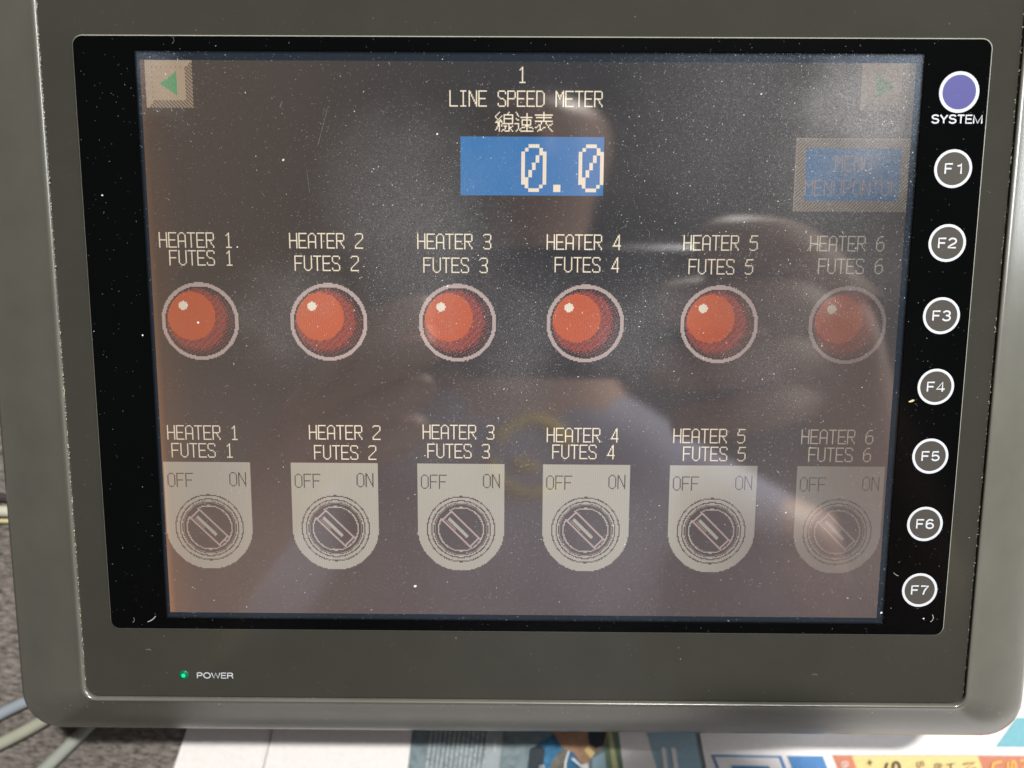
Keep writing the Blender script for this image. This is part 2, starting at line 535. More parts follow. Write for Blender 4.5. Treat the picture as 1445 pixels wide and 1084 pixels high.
def build_cells(oid, name, parent):
    mb = MB(); mats = []; idx = {}
    ys, xs = np.where(OW == oid)
    if len(ys) == 0: return None
    sub = OW == oid
    done = np.zeros_like(sub)
    y0, y1 = ys.min(), ys.max()+1
    sx, sy = 211.2/640, 158.4/480
    for y in range(y0, y1):
        x = 0
        row = sub[y] & ~done[y]
        cols = np.flatnonzero(row)
        p = 0
        while p < len(cols):
            x = cols[p]
            if done[y, x]: p += 1; continue
            c = CI[y, x]; e = x+1
            while e < 640 and sub[y, e] and not done[y, e] and CI[y, e] == c: e += 1
            h = y+1
            while h < 480 and (sub[h, x:e].all() and not done[h, x:e].any() and (CI[h, x:e] == c).all()): h += 1
            done[y:h, x:e] = True
            if c not in idx: idx[c] = len(mats); mats.append(LCD[int(c)])
            X0, X1 = x*sx-105.6, e*sx-105.6
            Y1, Y0 = 79.2-y*sy, 79.2-h*sy
            mb.poly([(X0, Y0, 0), (X1, Y0, 0), (X1, Y1, 0), (X0, Y1, 0)], idx[c])
            while p < len(cols) and cols[p] < e: p += 1
    return mb.build(name, mats, parent)

# children sit in the panel's frame, so mesh coordinates are world coordinates
screen = build_cells(0, 'screen', panel)
for oid in range(1, len(owners)):
    build_cells(oid, owners[oid], screen)

# frame ring helper: flat area between an outer loop and a rectangular or rounded hole
def ring(outer, inner, mb, mi=0):
    mb.loft([outer, inner], mi)

NB = 8
s = MB()
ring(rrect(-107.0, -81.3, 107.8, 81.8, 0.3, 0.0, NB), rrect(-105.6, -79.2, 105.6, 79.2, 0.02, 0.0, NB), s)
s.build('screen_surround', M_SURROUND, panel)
s = MB()
ring(rrect(-123.5, -84.34, 125.55, 85.45, 2.6, 0.22, NB), rrect(-107.0, -81.3, 107.8, 81.8, 0.5, 0.22, NB), s)
s.loft([rrect(-107.0, -81.3, 107.8, 81.8, 0.5, 0.22, NB), rrect(-107.0, -81.3, 107.8, 81.8, 0.5, -0.05, NB)])
s.build('window_border', M_MASK, panel)
s = MB()
s.loft([rrect(-123.72, -84.56, 125.80, 85.70, 2.8, 0.0, NB), rrect(-123.5, -84.34, 125.55, 85.45, 2.6, 0.22, NB)])
s.build('window_edge', M_EDGE, panel)
s = MB()
ring(rrect(-132.2, -106.1, 133.4, 103.8, 3.2, 0.0, NB), rrect(-123.72, -84.56, 125.80, 85.70, 2.8, 0.0, NB), s)
s.loft([rrect(-132.2, -106.1, 133.4, 103.8, 3.2, -0.9, NB), rrect(-132.2, -106.1, 133.4, 103.8, 3.2, 0.0, NB)])
s.build('front_sheet', M_SHEET, panel)
s = MB()   # groove floor round the sheet
ring(rrect(-133.0, -107.0, 134.4, 104.6, 3.6, -0.9, NB), rrect(-132.2, -106.1, 133.4, 103.8, 3.2, -0.9, NB), s)
s.build('groove', M_GROOVE, panel)

# moulded housing: rounded lip, gently crowned face, side that curves down
s = MB()
RX0, RY0, RX1, RY1 = -132.7, -106.65, 133.9, 104.4
OX0, OY0, OX1, OY1 = -161.4, -125.4, 160.8, 124.0
loops = [rrect(RX0, RY0, RX1, RY1, 3.4, -0.9, NB), rrect(RX0-0.12, RY0-0.12, RX1+0.02, RY1+0.02, 3.4, 0.12, NB),
         rrect(RX0-0.42, RY0-0.42, RX1+0.12, RY1+0.18, 3.6, 0.50, NB), rrect(RX0-0.7, RY0-0.7, RX1+0.4, RY1+0.5, 3.9, 0.62, NB)]
K = 22
for i in range(1, K+1):
    t = i/K
    a = t*math.pi/2
    pl = t                      # plan position 0..1
    z = 0.62-15.4*(0.10*pl**0.5*(1-pl)+0.78*pl+0.22*pl**2.6)
    ax0 = RX0-0.7+(OX0-RX0+0.7)*pl; ay0 = RY0-0.7+(OY0-RY0+0.7)*pl
    ax1 = RX1+0.5+(OX1-RX1-0.5)*pl; ay1 = RY1+0.5+(OY1-RY1-0.5)*pl
    loops.append(rrect(ax0, ay0, ax1, ay1, 3.9+(12.0-3.9)*pl, z, NB))
loops.append(rrect(OX0+0.1, OY0+0.1, OX1-0.1, OY1-0.1, 12, -18.0, NB))
loops.append(rrect(OX0+1.4, OY0+1.4, OX1-1.4, OY1-1.4, 11, -19.4, NB))
loops.append(rrect(OX0+7, OY0+7, OX1-7, OY1-7, 8, -19.6, NB))
s.loft(loops)
housing = s.build('housing', M_HOUSING, panel, smooth=True)
s = MB()
s.loft([rrect(-150, -114, 150, 112, 6, -19.5, NB), rrect(-149, -113, 149, 111, 6, -56.0, NB)], cap_end=True)
s.build('rear_case', M_REAR, panel)

# ---- printed lettering on the sheet
def arc(cx, cy, rx, ry, a0, a1, n=14):
    return [(cx+rx*math.cos(math.radians(a0+(a1-a0)*i/n)), cy+ry*math.sin(math.radians(a0+(a1-a0)*i/n))) for i in range(n+1)]
# grotesque capitals as pen strokes in a box (width, strokes); height 1
STROKES = {
'S': (.66, [arc(.34, .74, .28, .24, 18, 180)+arc(.34, .74, .28, .21, 180, 262)[1:]+arc(.34, .27, .30, .25, 82, 0)[1:]+arc(.34, .27, .30, .25, 0, -166)[1:]]),
'Y': (.66, [[(0, 1), (.33, .44)], [(.66, 1), (.33, .44), (.33, 0)]]),
'T': (.62, [[(0, .97), (.62, .97)], [(.31, .97), (.31, 0)]]),
'E': (.58, [[(.58, .97), (.03, .97), (.03, .03), (.60, .03)], [(.03, .52), (.54, .52)]]),
'M': (.80, [[(.03, 0), (.03, .98), (.40, .03), (.77, .98), (.77, 0)]]),
'F': (.56, [[(.56, .97), (.03, .97), (.03, 0)], [(.03, .50), (.49, .50)]]),
'P': (.62, [[(.03, 0), (.03, .97), (.34, .97)]+arc(.34, .72, .27, .25, 90, -90)+[(.03, .47)]]),
'O': (.80, [arc(.40, .50, .38, .49, 0, 360, 30)]),
'W': (.98, [[(0, 1), (.24, .02), (.49, .96), (.74, .02), (.98, 1)]]),
'R': (.66, [[(.03, 0), (.03, .97), (.38, .97)]+arc(.38, .735, .24, .235, 90, -90)+[(.03, .50)], [(.38, .50), (.50, .44), (.58, .30), (.63, 0)]]),
'1': (.40, [[(.08, .78), (.30, .82), (.36, 1), (.36, 0)]]),
'2': (.62, [arc(.32, .70, .27, .27, 165, -20)+[(.50, .50), (.25, .30), (.06, .12), (.04, .03), (.60, .03)]]),
'3': (.62, [arc(.31, .74, .25, .24, 160, -70)+[(.26, .53)], [(.26, .53)]+arc(.31, .26, .28, .26, 75, -165)]),
'4': (.64, [[(.64, .25), (.02, .25), (.46, .97), (.46, 0)]]),
'5': (.60, [[(.55, .97), (.13, .97), (.07, .50)]+arc(.31, .31, .27, .28, 140, -160)]),
'6': (.62, [arc(.33, .62, .27, .36, 40, 180)+[(.06, .45)]+arc(.32, .30, .27, .28, 180, 540, 26)]),
'7': (.60, [[(.02, .96), (.58, .96), (.40, .66), (.28, .36), (.22, 0)]]),
'B': (.64, [[(.03, .03), (.03, .97), (.34, .97)]+arc(.34, .75, .23, .22, 90, -90)+[(.03, .53)], [(.34, .53)]+arc(.34, .28, .27, .25, 90, -90)+[(.03, .03)]]),
'u': (.46, [[(.03, .68)]+[(.03, .25)]+arc(.24, .22, .20, .20, 180, 330), [(.44, .68), (.44, 0)]]),
'r': (.30, [[(.03, .68), (.03, 0)], [(.03, .42), (.12, .60), (.30, .66)]]),
't': (.30, [[(.13, .92), (.13, .10), (.20, .03), (.30, .03)], [(0, .66), (.28, .66)]]),
'\u00e9': (.48, [[(.03, .36), (.45, .36)]+arc(.24, .35, .21, .30, 0, 310), [(.20, .80), (.34, .98)]]),
'n': (.46, [[(.03, .68), (.03, 0)], [(.03, .44)]+arc(.24, .46, .20, .20, 170, 10)+[(.44, 0)]]),
'+': (.70, [[(0, .5), (.70, .5)], [(.35, .85), (.35, .15)]]),
'Z': (.62, [[(.02, .97), (.60, .97), (.02, .03), (.62, .03)]]),
'8': (.60, [arc(.30, .75, .23, .22, 0, 360, 24), arc(.30, .27, .28, .26, 0, 360, 24)]),
'H': (.66, [[(.03, 1), (.03, 0)], [(.63, 1), (.63, 0)], [(.03, .52), (.63, .52)]]),
'N': (.66, [[(.03, 0), (.03, .98), (.63, .02), (.63, 1)]]),
'U': (.66, [[(.03, 1), (.03, .34)]+arc(.33, .32, .30, .30, 180, 360)+[(.63, 1)]]),
}
def lettering(txt, cx, cy, w, h, z, mat, parent, name='lettering', rot=0.0, bold=0.0, gap=.15, pen=None):
    """pen strokes laid out on a line, scaled to w x h mm and turned by rot"""
    pen = pen or (0.09+bold*1.5)*h
    X = 0.0; lines = []
    for ch in txt:
        wd, st = STROKES[ch]
        for l in st: lines.append([(X+x, y) for x, y in l])
        X += wd+gap
    X -= gap
    sx = (w-pen)/X; sy = (h-pen)
    c, s_ = math.cos(rot), math.sin(rot)
    cu = bpy.data.curves.new(name, 'CURVE'); cu.dimensions = '3D'
    cu.bevel_depth = pen/2; cu.bevel_resolution = 2; cu.use_fill_caps = True
    for l in lines:
        sp = cu.splines.new('POLY'); sp.points.add(len(l)-1)
        for i, (x, y) in enumerate(l):
            x = (x-X/2)*sx; y = (y-.5)*sy
            sp.points[i].co = (x*c-y*s_, x*s_+y*c, 0, 1)
    tmp = bpy.data.objects.new('tmp', cu); COL.objects.link(tmp)
    dg = bpy.context.evaluated_depsgraph_get()
    me = bpy.data.meshes.new_from_object(tmp.evaluated_get(dg), depsgraph=dg)
    bpy.data.objects.remove(tmp); bpy.data.curves.remove(cu)
    for v in me.vertices:
        v.co = V(cx+v.co.x, cy+v.co.y, z+v.co.z*0.06)
    me.materials.clear(); me.materials.append(mat)
    for p in me.polygons: p.material_index = 0
    me.name = name
    o = bpy.data.objects.new(name, me); COL.objects.link(o); o.parent = parent
    return o

def disc_button(name, cx, cy, r, rin, facemat):
    zb = 0.235
    b = MB(); b.loft([circle(cx, cy, rin, zb), circle(cx, cy, rin*0.5, zb)], cap_end=True)
    face = b.build(name, facemat, panel)
    b = MB(); b.loft([circle(cx, cy, r, zb), circle(cx, cy, r-0.05, zb+0.03), circle(cx, cy, rin+0.05, zb+0.03), circle(cx, cy, rin, zb)])
    b.build('ring', M_WHITEPRINT, face)
    return face
BX = 117.65
b0 = disc_button('system_button', BX, 71.65, 5.45, 4.55, M_BUTTONBLUE)
b0['label'] = 'violet blue round key with white ring'
lettering('SYSTEM', 117.6, 64.55, 14.2, 2.6, 0.24, M_WHITEPRINT, panel, pen=.42, gap=.13)
for i, y in enumerate((51.36, 31.15, 10.9, -9.4, -29.7, -50.05, -70.35)):
    f = disc_button('function_button', BX, y, 5.2, 4.45, M_BUTTONGREY)
    f['label'] = 'grey round key marked F%d' % (i+1)
    lettering('F%d' % (i+1), BX+0.05, y, 5.5 if i else 5.1, 3.2, 0.262, M_WHITEPRINT, f, pen=.50, gap=.16 if i else .28)
lettering('POWER', -93.1, -99.35, 11.2, 2.05, 0.02, M_WHITEPRINT, panel, pen=.30, gap=.14)
b = MB(); b.loft([circle(-102.6, -99.2, 1.42, 0.0, 40), circle(-102.6, -99.2, 1.36, 0.12, 40), circle(-102.6, -99.2, 1.0, 0.12, 40)])
led = b.build('power_lamp', M_LEDRIM, panel, smooth=True); led['label'] = 'small round green lamp, lit'
b = MB(); b.loft([circle(-102.6, -99.2, 1.0, 0.12, 40), circle(-102.6, -99.2, 0.75, 0.28, 40), circle(-102.6, -99.2, 0.55, 0.36, 40)])
b.build('lens', M_LEDDIM, led, smooth=True)
b = MB(); b.loft([circle(-102.58, -99.28, 0.62, 0.36, 40), circle(-102.6, -99.2, 0.3, 0.42, 40)], cap_end=True)
b.build('lens', M_LEDGLOW, led, smooth=True)

# ------------------------------------------------------------------ dust, flecks and lint lying on the panel
clean = [(0, 50, 20, 0.4)]
def density(x, y):
    if x < -106.4 or x > 107.6 or y < -81 or y > 81.6:
        if -123 < x < 125 and -84 < y < 85: return 0.06
        return 0.028
    d = 0.30
    for cx, cy, s_, a in clusters:
        d += 1.15*a*math.exp(-((x-cx)**2+(y-cy)**2)/(2*s_*s_))
    return d
def dust_mat(name, c, rough=0.9):
    m, N, L, b = new_mat(name)
    oi = N.new('ShaderNodeTexCoord').outputs['Object']
    f = noise(N, L, oi, 900, 1)
    L.new(ramp(N, L, f, 0.3, tuple(x*.55 for x in c), 0.7, c), b.inputs['Base Color'])
    b.inputs['Roughness'].default_value = rough
    return m
D_FINE = dust_mat('fine_grey_dust', (0.25, 0.265, 0.285))
D_MID = dust_mat('pale_dust', (0.42, 0.43, 0.43))
D_BRIGHT = dust_mat('white_lint', (0.70, 0.71, 0.69))
D_YELLOW = dust_mat('yellowish_crumb', (0.75, 0.62, 0.35))
rng = np.random.default_rng(11)
dm = MB()
def zface(x, y):
    return 0.25 if (-123.5 < x < 125.5 and -84.3 < y < 85.4 and not (-107 < x < 107.8 and -81.3 < y < 81.8)) else 0.03
def fleck(x, y, r, asp, ang, mi, z=None):
    z = zface(x, y) if z is None else z
    n = 5
    P = []
    ca, sa = math.cos(ang), math.sin(ang)
    for i in range(n):
        a = 2*math.pi*i/n+rng.uniform(-.3, .3); q = r*rng.uniform(.7, 1.2)
        u, w = q*math.cos(a)*asp, q*math.sin(a)/math.sqrt(asp)
        P.append((x+u*ca-w*sa, y+u*sa+w*ca, z+rng.uniform(0, 0.02)))
    dm.poly(P, mi)
def zone(n, box):
    k = 0
    X = rng.uniform(box[0], box[1], n); Y = rng.uniform(box[2], box[3], n); U = rng.uniform(0, 3.2, n)
    for x, y, u in zip(X, Y, U):
        if u > density(x, y): continue
        t = rng.random()
        ang = rng.normal(0.7, 0.9)
        if t < 0.84: fleck(x, y, rng.uniform(.035, .075), rng.uniform(1, 2.2), ang, 0)
        elif t < 0.985: fleck(x, y, rng.uniform(.05, .095), rng.uniform(1, 2.4), ang, 1)
        else: fleck(x, y, rng.uniform(.07, .15), rng.uniform(1, 2.0), ang, 2)
zone(150000, (-131, 132, -105, 95))
for x, y, r in ((-32.0, -70.4, .45), (-93, 7.7, .35), (-109, 4, .25), (-22, 18.4, .3), (-67.2, 52.8, .35), (-24.5, 60, .3), (107, -77.6, .35),
                (30, -57, .2), (77, -47, .3), (-81, 29, .2), (3, 14, .2), (64, 71, .3), (-118, 43, .28), (119.5, -79.2, .25)):
    fleck(x, y, r, 1.1, 0.5, 2)
fleck(111.1, -13.6, 0.5, 1.9, 0.3, 3)
# short curled fibres and two scratches
def fibre(x, y, ln, a, curl, w, mi):
    P = []; z = zface(x, y)+0.02
    for i in range(7):
        P.append((x, y)); x += ln/6*math.cos(a); y += ln/6*math.sin(a); a += curl/6
    for i in range(6):
        (x0, y0), (x1, y1) = P[i], P[i+1]
        dx, dy = x1-x0, y1-y0; q = math.hypot(dx, dy); nx, ny = -dy/q*w, dx/q*w
        dm.poly([(x0-nx, y0-ny, z), (x1-nx, y1-ny, z), (x1+nx, y1+ny, z), (x0+nx, y0+ny, z)], mi)
for k in range(85):
    while True:
        x = rng.uniform(-130, 130); y = rng.uniform(-104, 94)
        if rng.random()*2 < density(x, y)-0.05: break
    fibre(x, y, rng.uniform(.7, 2.4), rng.uniform(0, 6.3), rng.uniform(-2.5, 2.5), rng.uniform(.015, .03), int(rng.random() < .3)+0)
fibre(-54.4, 67.3, 11, math.radians(-107), 0.02, 0.022, 0)
fibre(-60.8, 50.0, 6, math.radians(-84), 0.02, 0.018, 0)
fibre(83, 30, 5, 2.6, 2.0, 0.05, 1)
fibre(-112.5, -82.2, 3.2, 0.3, 0.8, 0.10, 1)
fibre(109.6, -65, 1.8, -0.9, 0.8, 0.07, 1)
fibre(122.0, -78.0, 2.6, -1.0, -1.8, 0.09, 1)
for x, y in ((89, -97.5), (-117, -82.5), (-112, -91.5)):
    fibre(x, y, 1.8, rng.uniform(0, 6), 1.6, 0.05, 0)
# dirt caught in the groove on the left, grit on the housing
for k in range(330):
    y = rng.uniform(-105, 95)
    fleck(-132.55+rng.normal(0, .12), y, rng.uniform(.06, .20), 1.3, 1.5, int(rng.choice([1, 3, 1])), 0.30)
for k in range(170):
    y = rng.uniform(-104, 95)
    fleck(133.3+rng.normal(0, .15), y, rng.uniform(.05, .15), 1.3, 1.5, int(rng.choice([0, 3, 1])), 0.1)
for k in range(120):
    x = rng.uniform(-130, 130)
    fleck(x, -106.45+rng.normal(0, .10), rng.uniform(.04, .10), 1.6, 0, int(rng.choice([0, 0, 1])), 0.1)
for k in range(90):
    x = rng.uniform(-155, 155)
    fleck(x, -107.6-abs(rng.normal(0, 2.0)), rng.uniform(.05, .12), 1.3, rng.uniform(0, 3), 1, 0.7-0.02)
dust = dm.build('dust', [D_FINE, D_MID, D_BRIGHT, D_YELLOW], None)
tag(dust, 'pale grey dust specks and lint scattered over the dark screen and its border', 'dust', kind='stuff')

# ------------------------------------------------------------------ table
def table_mat():
    m, N, L, b = new_mat('mottled_grey_brown_table')
    tc = N.new('ShaderNodeTexCoord').outputs['Object']
    mp = N.new('ShaderNodeMapping'); mp.inputs['Scale'].default_value = (1.0, 2.4, 1.0); mp.inputs['Rotation'].default_value = (0, 0, 0.5)
    L.new(tc, mp.inputs['Vector'])
    f = noise(N, L, mp.outputs[0], 260, 8, 0.8)
    g = noise(N, L, tc, 22, 4, 0.6)
    mx = N.new('ShaderNodeMix'); mx.data_type = 'RGBA'; mx.blend_type = 'MULTIPLY'; mx.inputs[0].default_value = 0.9
    L.new(ramp(N, L, f, 0.38, (0.034, 0.029, 0.026), 0.64, (0.36, 0.33, 0.30)), mx.inputs[6])
    L.new(ramp(N, L, g, 0.25, (0.55, 0.52, 0.50), 0.75, (1, 1, 1)), mx.inputs[7])
    L.new(mx.outputs[2], b.inputs['Base Color'])
    b.inputs['Roughness'].default_value = 0.75
    bp = N.new('ShaderNodeBump'); bp.inputs['Strength'].default_value = 0.5; bp.inputs['Distance'].default_value = 0.001
    L.new(f, bp.inputs['Height']); L.new(bp.outputs['Normal'], b.inputs['Normal'])
    return m
t = MB()
t.loft([[(-900, -600, -58), (900, -600, -58), (900, 600, -58), (-900, 600, -58)],
        [(-904, -604, -62), (904, -604, -62), (904, 604, -62), (-904, 604, -62)],
        [(-904, -604, -88), (904, -604, -88), (904, 604, -88), (-904, 604, -88)]], cap_start=True, cap_end=True)
table = t.build('table', table_mat(), None)
tag(table, 'mottled grey brown table top under the panel and newspaper', None, kind='structure')

# ------------------------------------------------------------------ newspaper
def paper_mat(name, c, var=0.06, scale=500):
    m, N, L, b = new_mat(name)
    tc = N.new('ShaderNodeTexCoord').outputs['Object']
    f = noise(N, L, tc, scale, 5, 0.7)
    L.new(ramp(N, L, f, 0.3, tuple(x*(1-var*1.6) for x in c), 0.7, tuple(min(1, x*(1+var)) for x in c)), b.inputs['Base Color'])
    b.inputs['Roughness'].default_value = 0.8
    b.inputs['Specular IOR Level'].default_value = 0.2
    bp = N.new('ShaderNodeBump'); bp.inputs['Strength'].default_value = 0.15; bp.inputs['Distance'].default_value = 0.0005
    L.new(f, bp.inputs['Height']); L.new(bp.outputs['Normal'], b.inputs['Normal'])
    return m
P_WHITE = paper_mat('newsprint', (0.74, 0.72, 0.71), 0.04)
P_GREYTEAL = paper_mat('grey_teal_print', (0.17, 0.22, 0.24), 0.22, 260)
P_GREYLIGHT = paper_mat('light_grey_print', (0.30, 0.34, 0.36))
P_LIGHTBLUE = paper_mat('pale_blue_print', (0.28, 0.40, 0.47))
P_BLUE = paper_mat('blue_print', (0.09, 0.22, 0.46))
P_JERSEY = paper_mat('jersey_blue_print', (0.05, 0.17, 0.31), 0.3, 300)
P_DARK = paper_mat('dark_print', (0.035, 0.045, 0.055))
P_STRAP = paper_mat('grey_strap_print', (0.14, 0.135, 0.12), 0.3, 260)
P_SKIN = paper_mat('skin_print', (0.36, 0.22, 0.14), 0.2, 300)
P_GREEN = paper_mat('dull_green_print', (0.13, 0.19, 0.12))
P_PALEGREEN = paper_mat('pale_green_print', (0.42, 0.43, 0.24))
P_RED = paper_mat('salmon_red_print', (0.50, 0.20, 0.13))
P_YELLOW = paper_mat('yellow_print', (0.66, 0.52, 0.24))
P_TEAL = paper_mat('bright_teal_print', (0.18, 0.40, 0.46))
P_INK = paper_mat('brown_black_ink', (0.09, 0.075, 0.06))
P_LETTER = paper_mat('white_letter_print', (0.72, 0.72, 0.70))
P_YLETTER = paper_mat('yellow_letter_print', (0.80, 0.52, 0.12))

def zpap(x, y):
    """height of the top newspaper sheet: a low swell on the right"""
    w = 1/(1+math.exp(-(x-60)/18))
    return -57.3+w*(0.4+0.35*math.sin((x-60)/23.0)+0.25*math.sin((y+150)/9.0+x/40))
def sheet(pts, mat, name, parent, dz, nx=24, ny=14):
    """pts: four corners, bottom-left, bottom-right, top-right, top-left"""
    m = MB(); G = []
    for j in range(ny+1):
        v = j/ny
        for i in range(nx+1):
            u = i/nx
            x = (pts[0][0]*(1-u)+pts[1][0]*u)*(1-v)+(pts[3][0]*(1-u)+pts[2][0]*u)*v
            y = (pts[0][1]*(1-u)+pts[1][1]*u)*(1-v)+(pts[3][1]*(1-u)+pts[2][1]*u)*v
            G.append((x, y, zpap(x, y)+dz))
    m.v = [V(*g) for g in G]
    for j in range(ny):
        for i in range(nx):
            a = j*(nx+1)+i
            m.f.append((a, a+1, a+nx+2, a+nx+1)); m.m.append(0)
    return m.build(name, mat, parent, smooth=True)
def patch(pts, mat, parent, dz=0.1, name='printed_block'):
    """flat print: polygon laid on the sheet"""
    if len(pts) == 4: return sheet(pts, mat, name, parent, dz, 8, 4)
    m = MB(); m.poly([(x, y, zpap(x, y)+dz) for x, y in pts])
    return m.build(name, mat, parent)

paper = empty('newspaper', (0.03, -0.15, 0.0))
tag(paper, 'open newspaper with colour pictures sticking out from under the grey panel', 'newspaper')
_orig_build = MB.build
def build_child_of_paper(mb, name, mats, parent=None, **k):
    o = _orig_build(mb, name, mats, parent, **k)
    return o
def fix_parent(o, root):
    o.matrix_parent_inverse = Matrix.Translation(-Vector(root.location))
# page 1: far left, bare white
pg1 = sheet([(-276, -560), (-200, -560), (-81, -100), (-108, -100)], P_WHITE, 'page', paper, 0.0, 24, 60)
pg2 = sheet([(-199.8, -560.3), (151, -560.3), (57, -100), (-80.6, -100)], P_WHITE, 'page', paper, 0.35, 24, 60)
pg3 = sheet([(151.4, -560), (420, -560), (300, -100), (57.4, -100)], P_WHITE, 'page', paper, 0.6, 50, 60)
for q in (pg1, pg2, pg3): fix_parent(q, paper)
B2 = 0.45
# under the white fold at the left the sheet shows a thin dark gap (the step between the pages)
patch([(-104.25, -190), (-103.95, -190), (-80.55, -100), (-80.85, -100)], P_INK, pg1, 0.42, 'page_edge')
patch([(-45.8, -190), (75.3, -190), (56.8, -100), (-34.5, -100)], P_GREYTEAL, pg2, B2)
patch([(-11.6, -190), (-8.2-3.2, -190), (-1.0, -100), (-2.6, -100)], P_GREYLIGHT, pg2, B2+0.12)
patch([(-16.5, -190), (-10.6, -190), (-2.2, -110), (-7.2, -110)], P_GREYLIGHT, pg2, B2+0.06)
# columns of small white type
ty = random.Random(3)
mcol = MB()
for k in range(13):
    y = -128.0
    x_at = lambda yy_: -34.0+k*1.78+(yy_+154)*(0.13 if True else 0)
    while y > -188:
        ln = ty.choice((0.5, 0.8, 0.9, 0.35, 0.6))
        x = x_at(y)
        z = lambda a, b_: zpap(a, b_)+B2+0.2
        h = ty.choice((.28, .40, .34))
        mcol.poly([(x-h, y-ln, z(x, y)), (x+h, y-ln, z(x, y)), (x+h, y-ln+0.28, z(x, y)), (x-h, y-ln+.28, z(x, y))])
        if ty.random() < .5:
            mcol.poly([(x-h, y-ln, z(x, y)+.01), (x-h+.22, y-ln, z(x, y)+.01), (x-h+.22, y, z(x, y)+.01), (x-h, y, z(x, y)+.01)])
        y -= ln+0.32
fine = mcol.build('fine_print', P_LETTER, pg2); fine['kind'] = 'stuff'
def npl(txt, x, y, w, h, mat, parent, rot=-90, dz=0.75, bold=0.02):
    return lettering(txt, x, y, w, h, zpap(x, y)+dz, mat, parent, 'printed_lettering', math.radians(rot), bold)
npl('rtén', -9.4, -156.3, 4.6, 1.5, P_LETTER, pg2, -90, 0.65)
# cyclist picture, seen from the side: grey road, blue jersey, straps, tanned arm, dark glove
C = B2+0.10
patch([(-9.5, -190), (33.0, -190), (30.8, -100), (0.8, -100)], P_GREYTEAL, pg2, C-.02)
patch([(1.5, -190), (4, -160.5), (6.8, -155.2), (13.5, -151), (20, -152), (23, -159), (24, -190)], P_JERSEY, pg2, C+.05, 'printed_picture')
patch([(2.8, -166), (3.6, -157.5), (7.4, -155.6), (9.5, -158), (8.2, -170)], P_DARK, pg2, C+.10, 'printed_picture')
patch([(10.6, -178), (11.8, -163), (15.2, -158), (18.0, -157.0), (17.2, -164), (16.5, -178)], P_STRAP, pg2, C+.15, 'printed_picture')
patch([(16.3, -178), (16.9, -163), (18.4, -157.2), (18.9, -157.4), (17.6, -163), (17.1, -178)], P_LETTER, pg2, C+.2, 'printed_picture')
patch([(19.5, -161.5), (20.0, -160.8), (24.2, -164.6), (24.0, -165.6)], P_LETTER, pg2, C+.2, 'printed_picture')
patch([(16.0, -156.8), (12.0, -150), (20, -146), (33, -146), (33.4, -152), (31.0, -156.6), (28.0, -158.8), (25.8, -163.2), (22.6, -162.5), (20.4, -158.9)], P_SKIN, pg2, C+.25, 'printed_picture')
patch([(24.4, -157.8), (26.8, -161.2), (28.4, -158.9), (25.6, -155.6)], P_YELLOW, pg2, C+.3, 'printed_picture')
patch([(25.2, -146), (26.0, -154.6), (28.6, -156.9), (31.6, -155.6), (32.4, -151), (32, -146)], P_DARK, pg2, C+.35, 'printed_picture')
patch([(23.6, -163.5), (25.8, -163.0), (26.4, -167), (24.4, -168.5)], P_WHITE, pg2, C+.36, 'printed_picture')
def strip(x0, x1, k0, k1, y1=-140.0, y0=-200.0, yr=-155.0):
    """strip between two slanting column edges; x at y = yr, slope k in mm per mm downwards"""
    return [(x0+k0*(yr-y0), y0), (x1+k1*(yr-y0), y0), (x1+k1*(yr-y1), y1), (x0+k0*(yr-y1), y1)]
patch([(27.2, -190), (36.6, -190), (33.0, -158), (27.4, -161)], P_LIGHTBLUE, pg2, C+.08, 'printed_picture')
patch(strip(31.6, 37.4, .12, .14), P_GREEN, pg2, C+.13, 'printed_picture')
patch(strip(33.8, 35.4, .13, .20), P_PALEGREEN, pg2, C+.19, 'printed_picture')
patch(strip(37.8, 52.5, .14, .16), P_WHITE, pg2, C+.13, 'printed_picture')
patch(strip(49.0, 66.9, .30, .21), P_LIGHTBLUE, pg2, C+.18, 'printed_block')
patch([(57.5, -186), (59.0, -186), (54.9, -156.2), (53.3, -156.2)], P_LETTER, pg2, C+.30, 'printed_block')
patch([(62.4, -186), (64.2, -186), (58.6, -156.2), (56.9, -156.2)], P_LETTER, pg2, C+.30, 'printed_block')
npl('S', 8.4, -165.0, 2.6, 1.9, P_LETTER, pg2, -80, 0.9)
# page 3: boxes and coupons
D = 0.72
def shear_box(x0, x1, ytop, ybot, k=0.42):
    dy = ytop-ybot
    return [(x0+k*dy, ybot), (x1+k*dy, ybot), (x1, ytop), (x0, ytop)]
patch(shear_box(72.3, 98.6, -158.8, -186), P_BLUE, pg3, D)
patch(shear_box(73.5, 97.6, -159.6, -185), P_WHITE, pg3, D+.08)
patch(shear_box(79.8, 94.2, -163.0, -182), P_BLUE, pg3, D+.16)
patch(shear_box(100.8, 114.3, -158.8, -186), P_BLUE, pg3, D)
patch(shear_box(117.9, 126.2, -158.6, -186), P_RED, pg3, D)
patch(shear_box(125.2, 173.0, -158.6, -186), P_YELLOW, pg3, D+.05)
patch(shear_box(173.0, 215.0, -158.6, -186), P_RED, pg3, D+.1)
patch([(117, -158.5), (215, -158.5), (215, -158.3), (117, -158.3)], P_INK, pg3, D, 'printed_rule')
patch([(179.5, -155.0), (215, -155.0), (215, -143.0), (186.3, -143.0)], P_TEAL, pg3, D)
npl('Bu', 122.9, -163.0, 4.6, 2.6, P_LETTER, pg3, -80, D+.35)
npl('+', 132.2, -161.2, 3.0, 3.4, P_INK, pg3, -80, D+.35, 0.04)
npl('S', 141.0, -163.2, 6.0, 6.4, P_INK, pg3, -80, D+.35, 0.045)
npl('SZ', 151.6, -163.4, 6.0, 3.0, P_INK, pg3, -80, D+.35)
